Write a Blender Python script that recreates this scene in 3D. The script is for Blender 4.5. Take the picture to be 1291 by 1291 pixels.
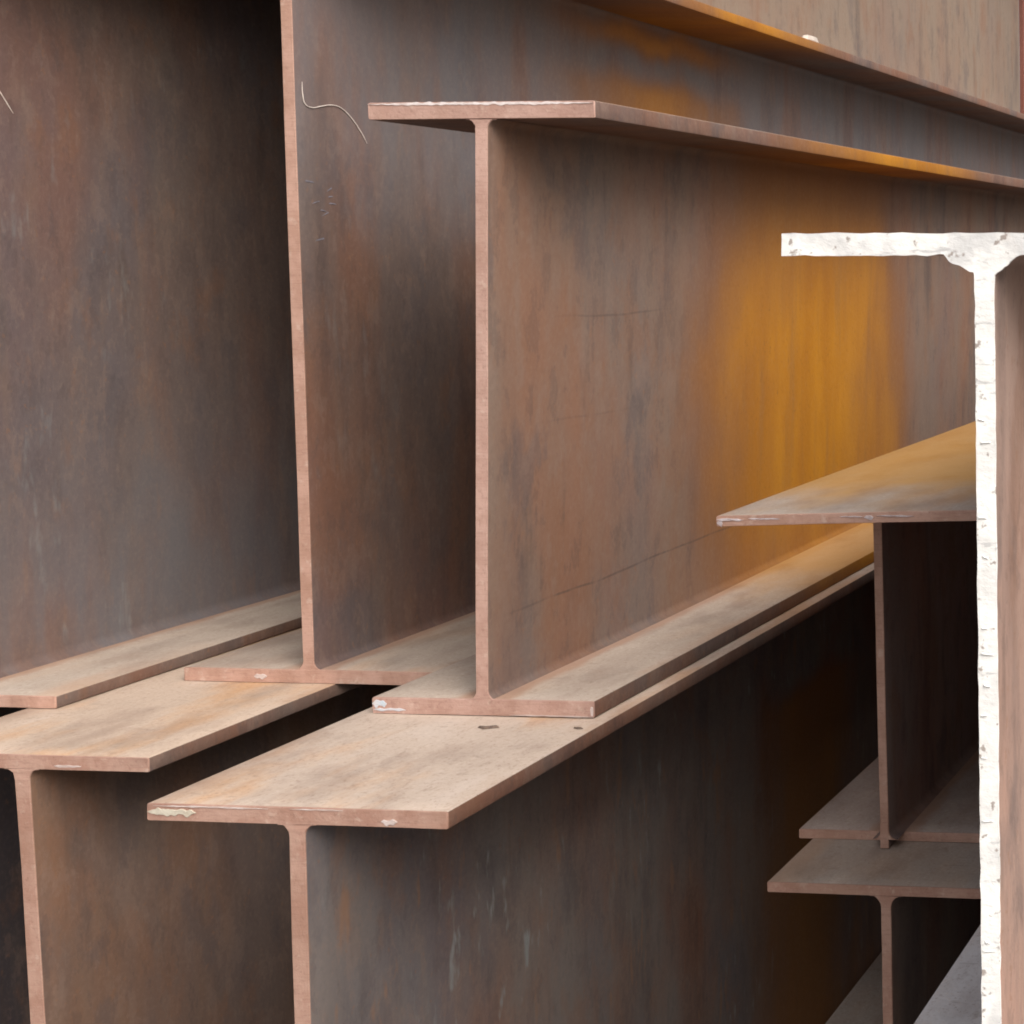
import bpy, bmesh, math, random
from mathutils import Vector, Matrix, noise
random.seed(7)
for o in list(bpy.data.objects): bpy.data.objects.remove(o)
S = bpy.context.scene
C = S.collection

# ------------------------------------------------------------------ camera
cam = bpy.data.cameras.new('camera'); co = bpy.data.objects.new('camera', cam); C.objects.link(co)
YAW, PITCH = math.radians(4.3282), math.radians(3.0128)
co.location = (0, 0, 1.45)
co.rotation_euler = (math.pi/2 - PITCH, 0, YAW)
cam.sensor_width = 36; cam.lens = 36*1900/1291
cam.shift_x = (645.5-1656)/1291
cam.shift_y = (420-645.5)/1291
cam.clip_start = .05; cam.clip_end = 2000
S.camera = co

# ------------------------------------------------------------------ light
SUN_EL, SUN_AZ = math.radians(40), math.radians(132)      # azimuth clockwise from +Y
w = bpy.data.worlds.new('World'); S.world = w; w.use_nodes = True
nt = w.node_tree; nt.nodes.clear()
sky = nt.nodes.new('ShaderNodeTexSky'); sky.sky_type = 'NISHITA'; sky.sun_disc = False
sky.sun_elevation = SUN_EL; sky.sun_rotation = SUN_AZ
sky.air_density = 1.0; sky.dust_density = 6.0; sky.ozone_density = 1.0
hs = nt.nodes.new('ShaderNodeHueSaturation'); hs.inputs['Saturation'].default_value = .35
bg = nt.nodes.new('ShaderNodeBackground'); bg.inputs['Strength'].default_value = .12
ow = nt.nodes.new('ShaderNodeOutputWorld')
nt.links.new(sky.outputs[0], hs.inputs['Color']); nt.links.new(hs.outputs[0], bg.inputs[0]); nt.links.new(bg.outputs[0], ow.inputs[0])
sun = bpy.data.lights.new('sun', 'SUN'); sun.energy = 1.4; sun.angle = math.radians(40); sun.color = (1, .94, .89)
so = bpy.data.objects.new('sun', sun); C.objects.link(so)
d = Vector((math.sin(SUN_AZ)*math.cos(SUN_EL), math.cos(SUN_AZ)*math.cos(SUN_EL), math.sin(SUN_EL)))
so.rotation_euler = d.to_track_quat('Z', 'Y').to_euler(); so.location = d*30
S.view_settings.view_transform = 'Standard'; S.view_settings.look = 'None'
S.view_settings.exposure = 0.75; S.view_settings.gamma = 1
S.render.engine = 'CYCLES'
S.cycles.filter_width = 1.9
S.cycles.max_bounces = 8; S.cycles.diffuse_bounces = 6

# ------------------------------------------------------------------ material helpers
class G:
    def __init__(s, name):
        s.m = bpy.data.materials.new(name); s.m.use_nodes = True
        s.t = s.m.node_tree; s.t.nodes.clear()
        s.out = s.t.nodes.new('ShaderNodeOutputMaterial')
        s.b = s.t.nodes.new('ShaderNodeBsdfPrincipled'); s.t.links.new(s.b.outputs[0], s.out.inputs[0])
        s.co = s.t.nodes.new('ShaderNodeTexCoord').outputs['Object']
        s.geo = s.t.nodes.new('ShaderNodeNewGeometry')
    def put(s, v, sock):
        if isinstance(v, bpy.types.NodeSocket): s.t.links.new(v, sock)
        elif isinstance(v, (tuple, list)) and len(v) == 3 and sock.type == 'RGBA': sock.default_value = (*v, 1)
        else: sock.default_value = v
    def math(s, op, a, b=0., c=None, clamp=False):
        n = s.t.nodes.new('ShaderNodeMath'); n.operation = op; n.use_clamp = clamp
        s.put(a, n.inputs[0]); s.put(b, n.inputs[1])
        if c is not None: s.put(c, n.inputs[2])
        return n.outputs[0]
    def mix(s, f, a, b, mode='MIX'):
        n = s.t.nodes.new('ShaderNodeMix'); n.data_type = 'RGBA'; n.blend_type = mode
        s.put(f, n.inputs[0]); s.put(a, n.inputs[6]); s.put(b, n.inputs[7]); return n.outputs[2]
    def noise(s, scale, seed=0., detail=3., rough=.55, dist=0.):
        mp = s.t.nodes.new('ShaderNodeMapping'); s.put(s.co, mp.inputs[0])
        mp.inputs['Scale'].default_value = scale if isinstance(scale, tuple) else (scale,)*3
        mp.inputs['Location'].default_value = (seed*3.1, seed*7.7, seed*5.3)
        n = s.t.nodes.new('ShaderNodeTexNoise'); s.put(mp.outputs[0], n.inputs['Vector'])
        n.inputs['Scale'].default_value = 1; n.inputs['Detail'].default_value = detail
        n.inputs['Roughness'].default_value = rough; n.inputs['Distortion'].default_value = dist
        return n.outputs['Fac']
    def step(s, v, lo, hi):
        n = s.t.nodes.new('ShaderNodeMapRange'); n.interpolation_type = 'SMOOTHSTEP'
        s.put(v, n.inputs['Value']); n.inputs['From Min'].default_value = lo; n.inputs['From Max'].default_value = hi
        return n.outputs['Result']
    def xyz(s, v):
        n = s.t.nodes.new('ShaderNodeSeparateXYZ'); s.put(v, n.inputs[0]); return n.outputs
    def bump(s, h, strength, dist):
        n = s.t.nodes.new('ShaderNodeBump'); s.put(h, n.inputs['Height'])
        n.inputs['Strength'].default_value = strength; n.inputs['Distance'].default_value = dist
        s.put(n.outputs[0], s.b.inputs['Normal'])

def steel(name, seed, scale_c=(.122, .086, .072), rust_c=(.158, .076, .048), blue_c=(.086, .084, .100),
          rust=.5, blue=.4, stain=None, dust=.0, dust_c=(.425, .350, .287), dust_o=.5, flecks=0., lines=(), red=None, zblue=None, root=True):
    """weathered hot-rolled steel: mill scale, rust bloom, blue-grey patches, vertical run marks, settled dust on up faces"""
    g = G(name); x, y, z = g.xyz(g.co)[:3]
    n1 = g.noise((6, 7, 2.2), seed, 4)
    n2 = g.noise((5, 16, 3.0), seed+11, 4)
    n3 = g.noise((4, 5, 2.4), seed+23, 3)
    n4 = g.noise((8, 42, 5), seed+5, 3)
    fine = g.noise((150, 190, 150), seed+2, 3, .65)
    col = g.mix(g.step(n1, .5-.22*rust, .62+.15*(1-rust)), scale_c, rust_c)
    col = g.mix(g.math('MULTIPLY', g.step(n3, .46, .70), blue), col, blue_c)
    # pale greenish-grey and dark run streaks
    col = g.mix(g.math('MULTIPLY', g.step(n2, .52, .74), .40), col, (.158, .120, .096))
    col = g.mix(g.math('MULTIPLY', g.step(n2, .46, .26), .55), col, (.060, .042, .040))
    col = g.mix(g.math('MULTIPLY', g.step(n4, .54, .75), .30), col, (.165, .112, .082))
    col = g.mix(g.math('MULTIPLY', g.step(n4, .42, .25), .35), col, (.070, .046, .036))
    bl = g.noise((9, 13, 6), seed+15, 5, .65)
    col = g.mix(g.math('MULTIPLY', g.step(bl, .53, .66), .45), col, (.175, .088, .052))
    col = g.mix(g.math('MULTIPLY', g.step(bl, .45, .34), .40), col, (.078, .066, .068))
    cr = g.noise((24, 34, 15), seed+17, 6, .72)
    col = g.mix(g.math('MULTIPLY', g.step(cr, .545, .60), .26), col, (.20, .135, .105))
    col = g.mix(g.math('MULTIPLY', g.step(cr, .455, .40), .22), col, (.052, .040, .040))
    pit = g.noise((95, 120, 80), seed+19, 3, .6)
    col = g.mix(g.math('MULTIPLY', g.step(pit, .63, .70), .35), col, (.20, .10, .055))
    if zblue:
        lo, hi, k = zblue
        m = g.math('MULTIPLY', g.step(g.math('MULTIPLY_ADD', g.math('SUBTRACT', n3, .5), .5, z), lo, hi), g.math('MULTIPLY_ADD', g.step(n2, .35, .60), .6, .4))
        col = g.mix(g.math('MULTIPLY', m, k), col, (.118, .112, .118))
    if flecks:
        f = g.step(g.noise((20, 60, 16), seed+31, 3, .6), .58, .76)
        big = g.step(g.noise((3, 4, 3), seed+37, 2), .42, .62)
        f2 = g.step(g.noise((20, 60, 14), seed+41, 2, .5), .62, .74)
        col = g.mix(g.math('MULTIPLY', g.math('MULTIPLY', f, big), flecks), col, (.20, .205, .20))
        col = g.mix(g.math('MULTIPLY', f2, flecks*.6), col, (.20, .115, .075))
    if stain:
        for lo, hi, k, zlo, zhi in stain:
            warp = g.math('MULTIPLY_ADD', g.math('SUBTRACT', g.noise((3, 5, 2.4), seed+51, 4), .5), .46, y)
            m = g.math('MULTIPLY', g.step(warp, lo-.26, lo+.32), g.step(warp, hi+.36, hi-.22))
            zw = g.math('MULTIPLY_ADD', g.math('SUBTRACT', g.noise((4, 9, 4), seed+55, 3), .5), .05, z)
            m = g.math('MULTIPLY', m, g.step(zw, zlo-.03, zlo+.03))
            if zhi is not None: m = g.math('MULTIPLY', m, g.step(zw, zhi+.035, zhi-.03))
            m = g.math('MULTIPLY', m, k)
            if zhi is None and zlo > -.15: m = g.math('MULTIPLY', m, g.math('SUBTRACT', g.math('MULTIPLY_ADD', g.step(z, .34, .62), -.55, 1.), g.math('MULTIPLY', g.step(z, .16, .02), .30)))
            oc = g.mix(g.step(g.noise((5, 9, 2.2), seed+61, 4), .34, .68), (.285, .108, .005), (.385, .160, .006))
            oc = g.mix(g.math('MULTIPLY', g.step(g.noise((6, 40, 4), seed+63, 3), .50, .75), .45), oc, (.21, .10, .028))
            oc = g.mix(g.math('MULTIPLY', g.step(fine, .42, .25), .35), oc, (.15, .07, .025))
            col = g.mix(g.step(m, 0., .5), col, (.178, .080, .034))
            col = g.mix(g.step(m, .22, 1.), col, oc)
    for zl, ylo, yhi, k in lines:           # rolling scratches along the web
        wob = g.math('MULTIPLY_ADD', g.math('SUBTRACT', g.noise((1, 5, 1), seed+71, 2), .5), .012, z)
        dz = g.math('ABSOLUTE', g.math('SUBTRACT', wob, zl))
        m = g.math('MULTIPLY', g.step(dz, .0022, .0003), g.math('MULTIPLY', g.step(y, ylo, ylo+.12), g.step(y, yhi, yhi-.15)))
        m = g.math('MULTIPLY', m, g.step(g.noise((2, 30, 2), seed+73, 3), .25, .60))
        col = g.mix(g.math('MULTIPLY', m, k), col, (.05, .035, .03))
    if red: col = g.mix(.8, col, red)
    rough = .78
    if dust:
        nz = g.xyz(g.geo.outputs['Normal'])[2]
        up = g.step(nz, .35, .92)
        dn = g.noise((16, 7, 8), seed+81, 5, .6)
        dn2 = g.noise((9, 4, 5), seed+87, 4, .6)
        dc = g.mix(g.math('MULTIPLY', g.step(dn2, .47, .68), dust_o), dust_c, (.53, .30, .15))
        dc = g.mix(g.math('MULTIPLY', g.step(dn, .55, .75), .5), dc, (.58, .49, .425))
        dc = g.mix(g.math('MULTIPLY', g.step(g.noise((60, 30, 30), seed+91, 4, .7), .60, .74), .45), dc, (.24, .17, .125))
        dc = g.mix(g.math('MULTIPLY', g.step(g.noise((25, 90, 30), seed+95, 3, .7), .62, .72), .35), dc, (.20, .155, .13))
        amt = g.math('MULTIPLY', g.math('MULTIPLY_ADD', g.step(dn, .30, .55), .35, .65), dust)
        grit = g.noise((260, 200, 200), seed+99, 3, .75)
        dc = g.mix(g.math('MULTIPLY', g.step(grit, .54, .72), .45), dc, (.62, .52, .43))
        dc = g.mix(g.math('MULTIPLY', g.step(grit, .47, .28), .5), dc, (.25, .16, .115))
        scr = g.step(g.noise((120, 6, 40), seed+101, 4, .7), .64, .74)
        dc = g.mix(g.math('MULTIPLY', scr, .30), dc, (.30, .19, .135))
        if root:      # rubbed rust along the web root
            ax = g.math('MULTIPLY_ADD', g.math('SUBTRACT', g.noise((30, 14, 30), seed+103, 4, .6), .5), .03, g.math('ABSOLUTE', x))
            m = g.math('MULTIPLY', g.step(ax, .038, .020), g.step(z, .10, .08))
            dc = g.mix(g.math('MULTIPLY', m, .75), dc, (.34, .20, .135))
            rim = g.math('MULTIPLY', g.step(ax, .098, .125), g.step(dn2, .40, .60))
            dc = g.mix(g.math('MULTIPLY', rim, .5), dc, (.40, .25, .165))
        if stain and zhi_ok(stain):
            lo, hi, k = stain[0][:3]
            warp = g.math('MULTIPLY_ADD', g.math('SUBTRACT', g.noise((14, 7, 8), seed+97, 4), .5), .35, y)
            m = g.math('MULTIPLY', g.step(warp, lo-.12, lo+.15), g.step(warp, hi+.2, hi-.1))
            dc = g.mix(g.math('MULTIPLY', m, .85*k), dc, (.44, .235, .06))
        col = g.mix(g.math('MULTIPLY', up, amt), col, dc)
    col = g.mix(g.math('MULTIPLY', g.step(fine, .45, .75), .10), col, (.30, .22, .17))
    col = g.mix(g.math('MULTIPLY', g.step(fine, .45, .22), .16), col, (.06, .045, .038))
    g.put(col, g.b.inputs['Base Color'])
    g.put(g.math('MULTIPLY_ADD', n1, .25, .62), g.b.inputs['Roughness'])
    g.b.inputs['Specular IOR Level'].default_value = .28
    g.bump(g.math('ADD', fine, g.math('MULTIPLY', g.noise((40, 50, 40), seed+3, 4), 1.5)), .35, .0012)
    return g.m
def zhi_ok(st): return True

def cut_end(name, seed, a=(.385, .240, .185), b=(.325, .185, .138), pale=(.50, .37, .30)):
    g = G(name)
    n = g.noise(28, seed, 4, .6); f = g.noise((220, 220, 220), seed+4, 3, .7); n2 = g.noise((70, 70, 70), seed+9, 3)
    col = g.mix(g.step(n, .38, .62), a, b)
    col = g.mix(g.math('MULTIPLY', g.step(n2, .60, .72), .55), col, pale)
    col = g.mix(g.math('MULTIPLY', g.step(f, .45, .25), .4), col, (.17, .09, .065))
    col = g.mix(g.math('MULTIPLY', g.step(f, .55, .75), .35), col, pale)
    saw = g.noise((50, 50, 620), seed+13, 2, .5)
    col = g.mix(g.math('MULTIPLY', g.step(saw, .52, .66), .22), col, (.20, .11, .08))
    col = g.mix(g.math('MULTIPLY', g.step(g.noise(11, seed+21, 3), .50, .66), .35), col, (.26, .145, .10))
    g.put(col, g.b.inputs['Base Color']); g.b.inputs['Roughness'].default_value = .82
    g.b.inputs['Specular IOR Level'].default_value = .25
    g.bump(g.math('ADD', f, n2), .5, .0012)
    return g.m

def plain(name, col, col2, scale=60, rough=.7, bump=.3, dark=None):
    g = G(name)
    n = g.noise(scale, 3, 4, .6)
    c = g.mix(g.step(n, .35, .65), col, col2)
    if dark:
        c = g.mix(g.math('MULTIPLY', g.step(g.noise((scale*1.2, scale, scale*6), 8, 3, .6), .64, .72), .8), c, dark)
        c = g.mix(g.math('MULTIPLY', g.step(g.noise(scale*1.1, 19, 3, .6), .66, .74), .6), c, (.55, .44, .30))
    g.put(c, g.b.inputs['Base Color']); g.b.inputs['Roughness'].default_value = rough
    g.bump(g.noise(scale*3, 5, 3, .6), bump, .002)
    return g.m

# ------------------------------------------------------------------ object helpers
def link(name, bm, mats, parent=None, smooth=True, loc=None):
    me = bpy.data.meshes.new(name); bmesh.ops.recalc_face_normals(bm, faces=bm.faces); bm.to_mesh(me); bm.free()
    for m in (mats if isinstance(mats, (list, tuple)) else [mats]): me.materials.append(m)
    if smooth:
        for p in me.polygons: p.use_smooth = True
        me.set_sharp_from_angle(angle=math.radians(38))
    o = bpy.data.objects.new(name, me); C.objects.link(o)
    if parent: o.parent = parent
    if loc: o.location = loc
    return o
def tag(o, label, cat, group=None):
    o['label'] = label; o['category'] = cat
    if group: o['group'] = group
    return o
def empty(name, loc):
    e = bpy.data.objects.new(name, None); e.empty_display_size = .1; e.location = loc; C.objects.link(e); return e

def stations(y0, L):
    ys = [y0, y0+.0012]; s = .03; y = y0+.03
    while y < y0+L-.3:
        ys.append(y); s *= 1.25; y += min(s, .35)
    return ys+[y0+L-.0012, y0+L]

def loft(profile, ys, wob=0., seed=0, closed=True, cap=True, ragged=.0004, cap_idx=1):
    """sweep an x-z profile along y; front and back rims are eased by 1.2 mm"""
    bm = bmesh.new(); rings = []
    n = len(profile)
    cx = sum(p[0] for p in profile)/n; cz = sum(p[1] for p in profile)/n
    rnd = random.Random(seed)
    # inward offset for the eased rim
    ins = []
    for i in range(n):
        a = Vector(profile[i-1] if (i or closed) else profile[i]); b = Vector(profile[i]); c = Vector(profile[(i+1) % n])
        d1 = (b-a); d2 = (c-b)
        nn = Vector((-(d1.y+d2.y), d1.x+d2.x))
        ins.append(nn.normalized()*.0005 if nn.length > 1e-9 else Vector((0, 0)))
    area = sum(profile[i-1][0]*profile[i][1]-profile[i][0]*profile[i-1][1] for i in range(n))
    sg = 1 if area > 0 else -1
    for k, y in enumerate(ys):
        ring = []
        for i, (px, pz) in enumerate(profile):
            v = Vector((px, pz))
            if k in (0, len(ys)-1): v = v + ins[i]*sg
            j = wob*noise.noise(Vector((y*1.7+seed*3.3, pz*4, seed*1.9)))
            jz = wob*noise.noise(Vector((y*1.4+seed*9.3, px*3, seed*4.9+7)))
            yy = y
            if k == 0: yy += rnd.uniform(-1, 1)*ragged
            ring.append(bm.verts.new((v.x+j, yy, v.y+jz)))
        rings.append(ring)
    for k in range(len(ys)-1):
        for i in range(n if closed else n-1):
            j = (i+1) % n
            f = bm.faces.new((rings[k][i], rings[k][j], rings[k+1][j], rings[k+1][i]))
            if k == 0: f.material_index = cap_idx
    if cap == 'strip':      # right and left flank mirror each other: cap with quads between them
        for i in range(n//2-1):
            for r in (rings[0], rings[-1]):
                f = bm.faces.new((r[i], r[i+1], r[n-2-i], r[n-1-i])); f.material_index = cap_idx
        bm.faces.ensure_lookup_table()
    elif cap:
        f = bm.faces.new(rings[0][::-1]); f.material_index = cap_idx
        f2 = bm.faces.new(rings[-1]); f2.material_index = cap_idx
        bmesh.ops.triangulate(bm, faces=[f, f2])
    return bm

def flange_profile(x0, x1, z0, z1, slope=0., r=.0016, nx=6):
    """rounded-edge plate section, counter-clockwise"""
    P = []
    def arc(cx, cz, a0):
        for t in (0, 45, 90): a = math.radians(a0+t); P.append((cx+r*math.cos(a), cz+r*math.sin(a)))
    arc(x0+r, z0+r, 180)
    for i in range(1, nx): P.append((x0+(x1-x0)*i/nx, z0))
    arc(x1-r, z0+r, 270); arc(x1-r, z1-r, 0)
    for i in range(1, nx): P.append((x1-(x1-x0)*i/nx, z1))
    arc(x0+r, z1-r, 90)
    return [(x, z+slope*(x-(x0+x1)/2)) for x, z in P]

def web_profile(xb, xt, tw, z0, z1, rf, nz=8, foot=True, head=True):
    """web with fillet roots; xb/xt web centre at foot and head"""
    def xc(z): return xb+(xt-xb)*(z-z0)/(z1-z0)
    R = []
    h = tw/2
    if foot:
        for t in range(0, 91, 18):
            a = math.radians(t); R.append((rf+h-rf*math.sin(a), z0+rf-rf*math.cos(a)))
    else: R.append((h, z0))
    for i in range(1, nz):
        z = z0+rf+(z1-z0-2*rf)*i/nz; R.append((h, z))
    if head:
        for t in range(90, -1, -18):
            a = math.radians(t); R.append((rf+h-rf*math.sin(a), z1-rf+rf*math.cos(a)))
    else: R.append((h, z1))
    right = [(xc(z)+x, z) for x, z in R]; left = [(xc(z)-x, z) for x, z in reversed(R)]
    return right+left

END = {}
def beam(label, x, y, z, w, h, tf, tw, L, web_m, fl_m, end_m, seed, rf=.012, lean=0., top_m=None, top_slope=0., bot_slope=0.,
         web_back=0., bot_back=0., tab=False, top_w=None, top_dx=0., group='rusty steel I-beams in the stack', wob=.0010):
    e = empty('steel_beam', (x, y, z)); tag(e, label, 'steel beam', group); e['kind'] = 'thing'
    link('bottom_flange', loft(flange_profile(-w/2, w/2, 0, tf, bot_slope), stations(bot_back, L-bot_back), wob, seed), [fl_m, end_m], e)
    link('top_flange', loft(flange_profile(lean+top_dx-(top_w or w)/2, lean+top_dx+(top_w or w)/2, h-tf, h, top_slope), stations(0, L), wob, seed+1), [top_m or fl_m, end_m], e)
    bm = loft(web_profile(0, lean, tw, tf-.0004, h-tf+.0004, rf), stations(web_back, L-web_back), wob, seed+2, ragged=.0006, cap='strip')
    if tab:     # torch-cut foot of the web running down past the bottom flange
        P = [(-tw/2, .0008), (tw/2, .0008), (tw/2, tf+.02), (-tw/2, tf+.02)]
        b2 = loft(P, [web_back-.0006, web_back+.001, bot_back-.001], 0, seed+3)
        me = bpy.data.meshes.new('t'); b2.to_mesh(me); b2.free(); bm.from_mesh(me); bpy.data.meshes.remove(me)
    link('web', bm, [web_m, end_m], e)
    return e

# ------------------------------------------------------------------ ground and bearers
gm = plain('concrete', (.19, .17, .155), (.14, .125, .115), 3, .9, .2)
bm = bmesh.new(); bmesh.ops.create_grid(bm, x_segments=2, y_segments=2, size=400)
g = link('ground', bm, gm, smooth=False); g['kind'] = 'structure'

# ------------------------------------------------------------------ beams
end_a = cut_end('cut_end_rust', 1)
end_b = cut_end('cut_end_rust_pale', 6, (.43, .265, .205), (.365, .215, .16))
end_f2 = cut_end('cut_end_rose', 17, (.42, .27, .22), (.36, .22, .175))
end_f = cut_end('cut_end_mauve', 9, (.36, .26, .235), (.30, .20, .175), (.50, .42, .42))

wA = steel('scale_web_a', 3, rust=.5, blue=.45, rust_c=(.145, .074, .052), flecks=.35, zblue=(.42, .08, .75))
fA = steel('dusty_flange_a', 4, rust=.8, blue=.1, dust=.95, dust_o=.15)
wB = steel('scale_web_b', 12, rust=.6, blue=.4, stain=[(.58, .92, .62, .50, .80), (.56, .94, .80, .845, .880)], flecks=.2, zblue=(.45, .70, .70))
fB = steel('dusty_flange_b', 13, rust=.8, blue=.1, dust=.9, dust_o=.3, stain=[(.62, 1.02, .85, -1, None)])
wC = steel('scale_web_c', 21, rust=.5, blue=.3, scale_c=(.162, .112, .086), rust_c=(.188, .098, .062), stain=[(.52, 1.12, .95, -.1, None)],
           lines=[(.100, .0, .66, .55), (.417, .10, .42, .4), (.30, .05, .35, .2)])
fC = steel('dusty_flange_c', 22, rust=.8, blue=.1, dust=.95, dust_o=.15, stain=[(.56, 1.2, .9, -1, None)])
wD = steel('scale_web_d', 31, rust=.8, blue=.15, rust_c=(.165, .088, .052))
fD = steel('dusty_flange_d', 32, rust=.8, blue=.1, dust=1., dust_o=.8, dust_c=(.50, .385, .30))
wE = steel('scale_web_e', 41, rust=.4, blue=.6, scale_c=(.155, .128, .115), flecks=1.3, zblue=(-1., -.9, .15), stain=[(.90, 1.20, .58, -.2, .62)])
fE = steel('dusty_flange_e', 42, rust=.8, blue=.1, dust=1., dust_o=.75, dust_c=(.50, .40, .325))
wF = steel('scale_web_f', 51, rust=.5, blue=.3, scale_c=(.205, .155, .140), rust_c=(.22, .12, .09))
fF = steel('dusty_flange_f', 52, rust=.7, blue=.2, dust=.9, dust_o=.4, dust_c=(.38, .32, .27), stain=[(.12, 1.4, 1., -1, None)])
fF2 = steel('dusty_flange_f_low', 55, rust=.7, blue=.2, dust=.9, dust_o=.15, dust_c=(.40, .335, .30))
wG = steel('scale_web_g', 61, rust=.4, blue=.3, scale_c=(.175, .135, .115))
fG = steel('dusty_flange_g', 62, rust=.7, blue=.2, dust=.9, dust_o=.2, dust_c=(.40, .345, .30))
wH = steel('scale_web_h', 71, rust=.8, blue=.1, scale_c=(.27, .19, .155), rust_c=(.31, .19, .145))
fH = steel('dusty_flange_h', 72, rust=.7, blue=.2, dust=1., dust_o=.05, dust_c=(.62, .595, .59))
wK = steel('scale_web_k', 81, rust=.4, blue=.15, scale_c=(.200, .150, .112), rust_c=(.21, .135, .094))
wO = steel('painted_shade_scale_web_o', 95, rust=.15, blue=.7, scale_c=(.06, .048, .05), blue_c=(.055, .052, .062))  # scale colours darkened: the shade of the lower left recess is painted in
wL = steel('scale_web_l', 91, rust=.8, blue=.0, red=(.16, .05, .035))

A = beam('large rusty beam at the far left with dark web, close beside the tallest beam', -1.667, 1.544, .9435, .290, .908, .0140, .0145, 9.2, wA, fA, end_b, 1, rf=.015)
B = beam('tallest brown beam standing directly behind the middle beam, a pale fibre on its web', -1.3145, 1.660, .9435, .314, .908, .0165, .0138, 9.0, wB, fB, end_b, 4, rf=.0105, lean=.001)
Cb = beam('whole middle beam with a bright orange rust patch on its web', -.995, 1.500, .9620, .2455, .645, .0178, .0130, 9.1, wC, fC, end_f2, 7, rf=.0100, lean=.017)
D = beam('lower left beam with peach dusty top flange, under the two tallest beams', -1.4045, 1.400, .15, .2757, .7930, .0150, .0155, 9.4, wD, fD, end_a, 10, rf=.0115, lean=-.016)
E_ = beam('lower middle beam with wide cream top flange carrying the middle beam', -1.001, 1.236, .15, .2812, .8115, .0158, .0148, 9.4, wE, fE, end_a, 13, rf=.0105, lean=.006)
F = beam('cut-back beam whose top flange juts out past its thin web, behind the white-ended beam', -.636, 1.5325, .7490, .230, .4285, .0115, .0105, 8.6, wF, fF2, end_b, 16, rf=.010,
         lean=-.003, top_m=fF, top_w=.292, top_dx=.034, top_slope=.035, bot_slope=.004, web_back=.1675, bot_back=.1925, tab=True)
Gb = beam('short squat beam with grey dusty top at lower right, under the cut-back beam', -.598, 1.600, .4950, .2726, .2534, .0118, .0118, 8.8, wG, fG, end_a, 19, rf=.0125)
H = beam('nearest beam at the right edge with its end painted white', -.2578, .860, .8680, .2412, .5935, .0123, .0103, 8.9, wH, fH, end_a, 22, rf=.0075, lean=.001)
N = beam('beam hidden beneath the white-ended beam, carrying it', -.258, 1.15, .15, .236, .7175, .0123, .0103, 8.4, wG, fG, end_a, 25)
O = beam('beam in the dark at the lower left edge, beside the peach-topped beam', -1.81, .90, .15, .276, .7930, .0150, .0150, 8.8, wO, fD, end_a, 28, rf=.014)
K = beam('pale brown beam lying on top of the tallest beam, upper right', -1.3065, 1.70, 1.8520, .160, .52, .0150, .0130, 3.057, wK, fB, end_a, 31)
Lb = beam('dark red beam just past the pale beam on top of the stack', -1.316, 4.84, 1.8520, .170, .54, .0150, .0130, 4.6, wL, wL, wL, 34)

# ------------------------------------------------------------------ white painted end of the nearest beam
def brushed_white():
    g = G('white_paint')
    n = g.noise(38, 3, 4, .6)
    c = g.mix(g.step(n, .35, .65), (.77, .76, .73), (.65, .64, .615))
    c = g.mix(g.math('MULTIPLY', g.step(g.noise(26, 19, 4, .65), .58, .74), .55), c, (.60, .49, .40))
    c = g.mix(g.math('MULTIPLY', g.step(g.noise((45, 45, 190), 8, 4, .6), .60, .70), .65), c, (.34, .335, .335))
    c = g.mix(g.math('MULTIPLY', g.step(g.noise(17, 29, 4, .6), .54, .66), .5), c, (.40, .40, .405))
    c = g.mix(g.math('MULTIPLY', g.step(g.noise(120, 39, 3, .6), .61, .68), .8), c, (.22, .17, .14))
    g.put(c, g.b.inputs['Base Color']); g.b.inputs['Roughness'].default_value = .6
    g.bump(g.math('ADD', g.noise((150, 150, 260), 5, 4, .65), g.noise(60, 6, 3)), .32, .002)
    return g.m
white = brushed_white()
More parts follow.
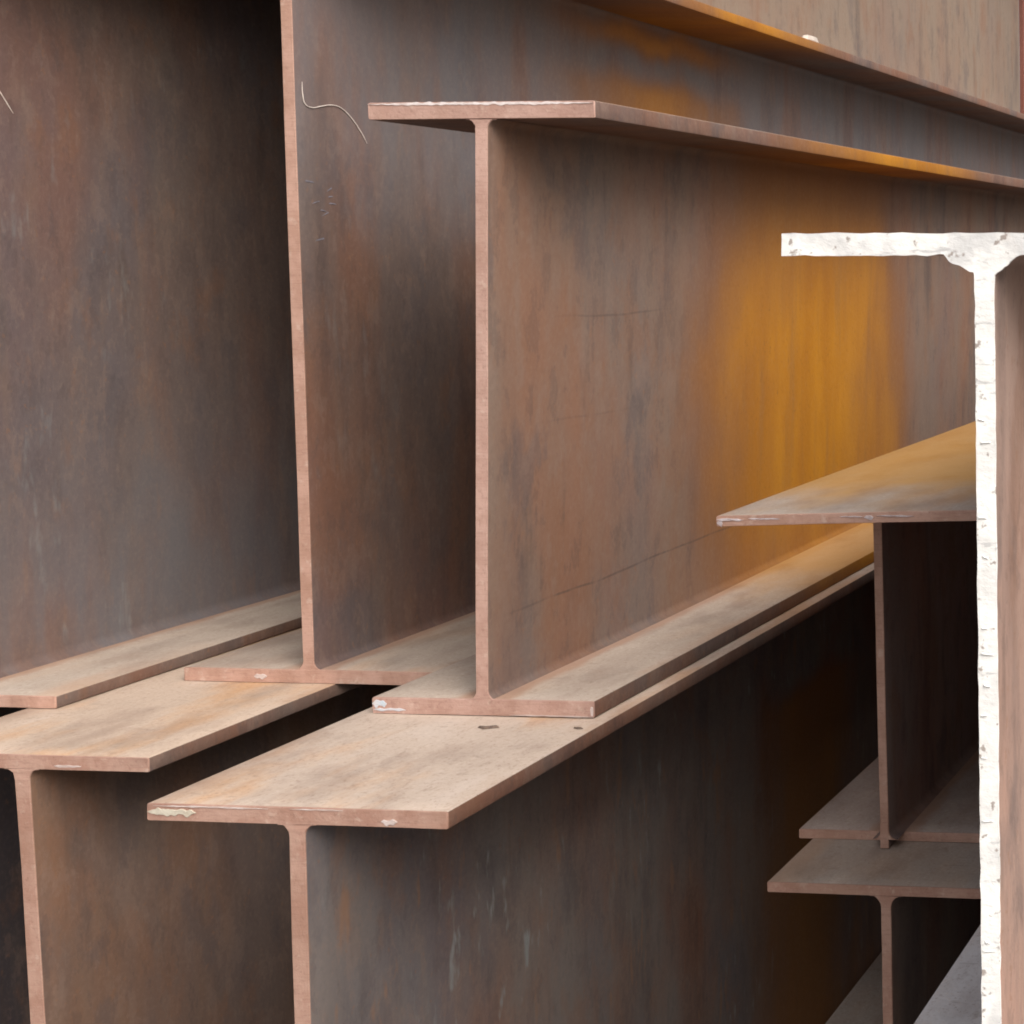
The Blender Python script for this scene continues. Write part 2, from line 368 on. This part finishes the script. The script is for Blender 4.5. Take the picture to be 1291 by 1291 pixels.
def paint_end(par, w, h, tf, tw, rf, lean):
    rnd = random.Random(5)
    P = []
    def seg(a, b, n, j):
        for i in range(n):
            t = i/n
            P.append((a[0]+(b[0]-a[0])*t+rnd.uniform(-j, j), a[1]+(b[1]-a[1])*t+rnd.uniform(-j, j)))
    h2 = tw/2+.0004
    q = .0006
    # counter-clockwise from the lower left corner
    seg((-w/2, 0), (w/2, 0), 24, .0004); seg((w/2, 0), (w/2, tf), 3, .0003)
    seg((w/2, tf), (h2+.016, tf), 14, .0004)
    for t in range(0, 90, 15):
        a = math.radians(t); r = .016+rnd.uniform(-.002, .001); P.append((h2+.016-.016*math.sin(a)+rnd.uniform(-.001, .001), tf+.016-r*math.cos(a)))
    n = 60
    for i in range(n):
        t = i/n; z = tf+.016+(h-2*tf-.0275)*t; P.append((h2+lean*t+rnd.uniform(-.0003, .0003), z))
    lump_r = [(.0005, -.019), (.002, -.0165), (.0048, -.0140), (.0065, -.0112), (.0085, -.0095), (.0100, -.0062), (.0115, -.0042), (.0135, -.0016)]
    for dx, dz in lump_r: P.append((lean+h2+dx, h-tf+dz*.62))
    seg((lean+h2+.016, h-tf), (lean+w/2, h-tf), 14, .0004); seg((lean+w/2, h-tf), (lean+w/2, h+q), 3, .0003)
    seg((lean+w/2, h+q), (lean-w/2, h+q), 30, .0004); seg((lean-w/2, h+q), (lean-w/2, h-tf), 3, .0004)
    seg((lean-w/2, h-tf-.0003), (lean-h2-.0215, h-tf-.0003), 14, .0005)
    lump_l = [(.0205, .0012), (.0182, .0008), (.0165, -.0025), (.0152, -.0056), (.0132, -.0078), (.0108, -.0088), (.0085, -.0098), (.0060, -.0125), (.0030, -.0155), (.0006, -.0160)]
    for dx, dz in lump_l: P.append((lean-h2-dx, h-tf+dz*.62))
    for i in range(n):
        t = 1-i/n; z = tf+.016+(h-2*tf-.0275)*t; P.append((-h2+lean*t+rnd.uniform(-.0004, .0003), z))
    for t in range(90, 0, -15):
        a = math.radians(t); P.append((-h2-.016+.016*math.sin(a), tf+.016-.016*math.cos(a)))
    seg((-h2-.016, tf), (-w/2, tf), 14, .0004); seg((-w/2, tf), (-w/2, 0), 3, .0003)
    bm = bmesh.new()
    back = [bm.verts.new((x, .0006, z)) for x, z in P]
    mid = [bm.verts.new((x, -.0018, z)) for x, z in P]
    m = len(P)
    for i in range(m): bm.faces.new((back[i], back[(i+1) % m], mid[(i+1) % m], mid[i]))
    f = bm.faces.new(mid); r = bmesh.ops.inset_individual(bm, faces=[f], thickness=.0007, depth=.0006)
    bmesh.ops.triangulate(bm, faces=[f])
    o = link('painted_end', bm, white, par)
    o['label'] = 'thick white paint brushed over the sawn end'
    # dry brush ridges up the web end
    bm = bmesh.new()
    for i in range(15):
        z = rnd.uniform(.06, h-.05); x0 = lean*z/h+rnd.uniform(-.005, -.001); x1 = x0+rnd.uniform(.003, .0085)
        x1 = min(x1, h2-.0002); t = rnd.uniform(.0004, .0010); s = rnd.uniform(-.0012, .0012); p = rnd.uniform(.0004, .0009)
        vs = [bm.verts.new(c) for c in ((x0, -.0022, z-t), (x1, -.0022, z+s-t), (x1, -.0022, z+s+t), (x0, -.0022, z+t), ((x0*.7+x1*.3), -.0024-p, z+s*.3), ((x0*.3+x1*.7), -.0024-p, z+s*.7))]
        for idx in ((0, 1, 5, 4), (1, 2, 5), (2, 3, 4, 5), (3, 0, 4)): bm.faces.new([vs[k] for k in idx])
    o = link('brush_ridge', bm, white, par); o['kind'] = 'stuff'
paint_end(H, .2412, .5935, .0123, .0103, .012, .001)

# ------------------------------------------------------------------ small marks on the ends
def streak(name, par, segs, mat, seed, yoff=-.0007, label=None):
    """ragged thin skin of paint or burr lying on a cut end: list of (x0, x1, z, half_height, n)"""
    rnd = random.Random(seed)
    for x0, x1, z, hh, n in segs:
        bm = bmesh.new(); lo = []; hi = []; lf = []; hf = []
        n *= 3
        for i in range(n+1):
            x = x0+(x1-x0)*i/n; e = min(1, min(i, n-i)/max(1, n*.22)+.08)
            q = Vector((x*(260 if hh > .003 else 140), z*90, seed*7.7))
            a = z-hh*e*(.62+.75*noise.noise(q)); b = z+hh*e*(.70+.5*noise.noise(q+Vector((9, 4, 2))))
            lo.append(bm.verts.new((x, yoff+.0014, a))); hi.append(bm.verts.new((x, yoff+.0014, b)))
            lf.append(bm.verts.new((x, yoff, a+.12*(b-a)))); hf.append(bm.verts.new((x, yoff, b-.12*(b-a))))
        for i in range(n):
            bm.faces.new((lf[i], lf[i+1], hf[i+1], hf[i])); bm.faces.new((lo[i], lo[i+1], lf[i+1], lf[i])); bm.faces.new((hf[i], hf[i+1], hi[i+1], hi[i]))
        o = link(name, bm, mat, par)
        if label: o['label'] = label
pw = plain('dry_white_paint', (.52, .44, .41), (.44, .34, .30), 80, .6, .4)
pb = plain('pale_blue_paint', (.45, .52, .58), (.52, .50, .51), 90, .6, .4)
burr = plain('bright_burr', (.52, .46, .47), (.38, .30, .29), 120, .45, .5)
hC = .645
streak('paint_streak', Cb, [(.017-.1225, .017+.122, hC-.0018, .0024, 70)], plain('chalky_white_paint', (.66, .60, .58), (.54, .45, .42), 70, .6, .4), 3, label='dry white paint along the end of the flange')
streak('paint_patch', Cb, [(-.1222, -.106, .0105, .0062, 9), (-.121, -.085, .0042, .0022, 12)], pb, 4, label='pale blue-white paint dab on the flange corner')
streak('paint_streak', Cb, [(.119, .1222, .009, .0075, 3), (.03, .122, .0014, .0009, 20)], pw, 5)
streak('burr', F, [(-.1145, -.085, .4196, .0022, 12), (-.08, -.045, .4212, .0013, 12), (-.114, -.108, .416, .004, 4), (.02, .045, .4248, .0012, 8), (.046, .056, .424, .003, 5), (.06, .10, .4262, .0010, 8)], burr, 6, label='bright burr along the cut edge')
streak('burr', E_, [(-.128, -.02, .8096, .0010, 30), (.0, .05, .8100, .0008, 14), (.085, .10, .801, .004, 6)], pw, 8)
streak('paint_patch', E_, [(-.1338, -.088, .8040, .0052, 14)], plain('cream_paint', (.50, .46, .37), (.42, .36, .28), 90, .7, .4), 12, label='cream paint smear on the flange corner')
streak('paint_streak', B, [(-.068, -.052, .0075, .0042, 7)], pw, 9)
streak('paint_streak', D, [(.02, .05, .7825, .002, 8)], pw, 10)

def tube(name, pts, r, mat, parent=None, taper=True):
    cu = bpy.data.curves.new(name, 'CURVE'); cu.dimensions = '3D'; cu.bevel_depth = r; cu.bevel_resolution = 2
    sp = cu.splines.new('BEZIER'); sp.bezier_points.add(len(pts)-1)
    for i, (bp, p) in enumerate(zip(sp.bezier_points, pts)):
        bp.co = p; bp.handle_left_type = bp.handle_right_type = 'AUTO'
        bp.radius = .5 if taper and i in (0, len(pts)-1) else 1
    cu.resolution_u = 8
    tmp = bpy.data.objects.new(name, cu); C.objects.link(tmp)
    dg = bpy.context.evaluated_depsgraph_get(); me = bpy.data.meshes.new_from_object(tmp.evaluated_get(dg))
    bpy.data.objects.remove(tmp); me.materials.clear(); me.materials.append(mat)
    o = bpy.data.objects.new(name, me); C.objects.link(o)
    return o
fib = plain('pale_fibre', (.68, .60, .53), (.60, .51, .45), 100, .8, .1)
Z = .12
P = [(1.6718, 1.5299), (1.6723, 1.5144), (1.6756, 1.5046), (1.6854, 1.5014), (1.7009, 1.5043), (1.7178, 1.5074), (1.7336, 1.5056), (1.748, 1.4974), (1.7597, 1.4869), (1.7702, 1.4752), (1.7767, 1.4659)]
tag(tube('fibre', [(-1.3062, y, z+Z) for y, z in P], .00048, fib), 'long curved pale fibre clinging to the web of the tallest beam', 'fibre', 'stray fibres')
P = [(1.6422, 1.525), (1.6477, 1.5173), (1.655, 1.5061), (1.6624, 1.4948)]
tag(tube('fibre', [(-1.6588, y, z+Z) for y, z in P], .00048, fib), 'short straight pale fibre on the far left web', 'fibre', 'stray fibres')
P = [(1.2555, .6441), (1.2623, .6414), (1.268, .6355), (1.2698, .6308), (1.2668, .6302)]
tag(tube('fibre', [(-.9902, y, z+Z) for y, z in P], .0006, pb), 'tiny hooked whitish fibre low on the lower middle beam', 'fibre', 'stray fibres')

# faint pale-blue chalk ticks on the web of the tallest beam
chalk = plain('faded_chalk', (.165, .155, .185), (.13, .115, .125), 200, .9, .1)
bm = bmesh.new(); rnd = random.Random(2)
for (y, z) in [(1.6788, 1.4145), (1.7105, 1.4065), (1.6878, 1.3907), (1.7149, 1.3897), (1.7026, 1.3771), (1.6921, 1.3469), (1.70, 1.381), (1.712, 1.398)]:
    x = -1.3067+1.3145; yy = y-1.66; zz = z+Z-.9435; l = rnd.uniform(.004, .008); t = rnd.uniform(.0005, .0011); s = rnd.uniform(-.001, .003)
    vs = [bm.verts.new(c) for c in ((x, yy-l, zz-s-t), (x, yy+l, zz+s-t*.5), (x, yy+l*.8, zz+s+t), (x, yy-l*.7, zz-s+t), (x+.0005, yy, zz))]
    for k in range(4): bm.faces.new((vs[k], vs[(k+1) % 4], vs[4]))
o = link('chalk_mark', bm, chalk, B); o['kind'] = 'stuff'; o['label'] = 'faded pale blue chalk ticks'

# rust flakes and a stone chip
def flake(label, pts, z, h, mat, seed, name='rust_flake', cat='rust flake', group='loose rust flakes'):
    rnd = random.Random(seed); bm = bmesh.new()
    cx = sum(p[0] for p in pts)/len(pts); cy = sum(p[1] for p in pts)/len(pts)
    lo = [bm.verts.new((x-cx, y-cy, 0)) for x, y in pts]; hi = [bm.verts.new(((x-cx)*.8, (y-cy)*.8, h*rnd.uniform(.6, 1.2))) for x, y in pts]
    n = len(pts)
    for i in range(n): bm.faces.new((lo[i], lo[(i+1) % n], hi[(i+1) % n], hi[i]))
    bm.faces.new(hi); bm.faces.new(lo[::-1])
    bmesh.ops.bevel(bm, geom=bm.edges[:], offset=h*.12, segments=1, affect='EDGES')
    o = link(name, bm, mat, None, smooth=False, loc=(cx, cy, z)); tag(o, label, cat, group); return o
dk = plain('dark_rust_flake', (.10, .07, .055), (.16, .11, .08), 200, .9, .4)
ztop = .9617
flake('dark curled rust flake lying before the middle of the middle beam', [(-.977, 1.4655), (-.966, 1.460), (-.955, 1.466), (-.953, 1.4635), (-.9665, 1.4565), (-.976, 1.462)], ztop, .0022, dk, 1)
flake('small dark rust flake near the right corner of the middle beam', [(-.876, 1.467), (-.868, 1.468), (-.864, 1.466), (-.870, 1.4645)], ztop, .0016, dk, 2)
st = plain('pale_stone', (.52, .46, .40), (.42, .36, .31), 40, .9, .5)
flake('small white stone chip lying on the upper flange edge of the tallest beam', [(-1.172, 2.77), (-1.163, 2.775), (-1.160, 2.80), (-1.163, 2.83), (-1.175, 2.845), (-1.186, 2.82), (-1.184, 2.785)],   .9435+.9085, .011, st, 3, 'stone_chip', 'stone', None)

# ------------------------------------------------------------------ timber bearers
tim = plain('grey_timber', (.22, .17, .12), (.15, .11, .08), 12, .9, .5)
def timber(name, x0, x1, y0, y1, z0, z1, label, cat, group):
    bm = bmesh.new(); bmesh.ops.create_cube(bm, size=1)
    for v in bm.verts: v.co = Vector((v.co.x*(x1-x0), v.co.y*(y1-y0), (v.co.z+.5)*(z1-z0)))
    bmesh.ops.bevel(bm, geom=bm.edges[:], offset=.006, segments=2, affect='EDGES')
    o = link(name, bm, tim, None, loc=((x0+x1)/2, (y0+y1)/2, z0)); tag(o, label, cat, group)
for i, (y, t) in enumerate(((2.1, 'front'), (5.4, 'middle'), (8.7, 'rear'))):
    timber('timber_bearer', -2.05, .0, y, y+.2, .0, .1497, f'{t} timber bearer on the ground beneath the whole beam stack', 'timber', 'timber bearers under the stack')
    timber('timber_block', -.74, -.46, y+.01, y+.19, .1499, .4947, f'timber block on the {t} bearer, under the squat beam', 'timber', 'timber blocks under the squat beam')
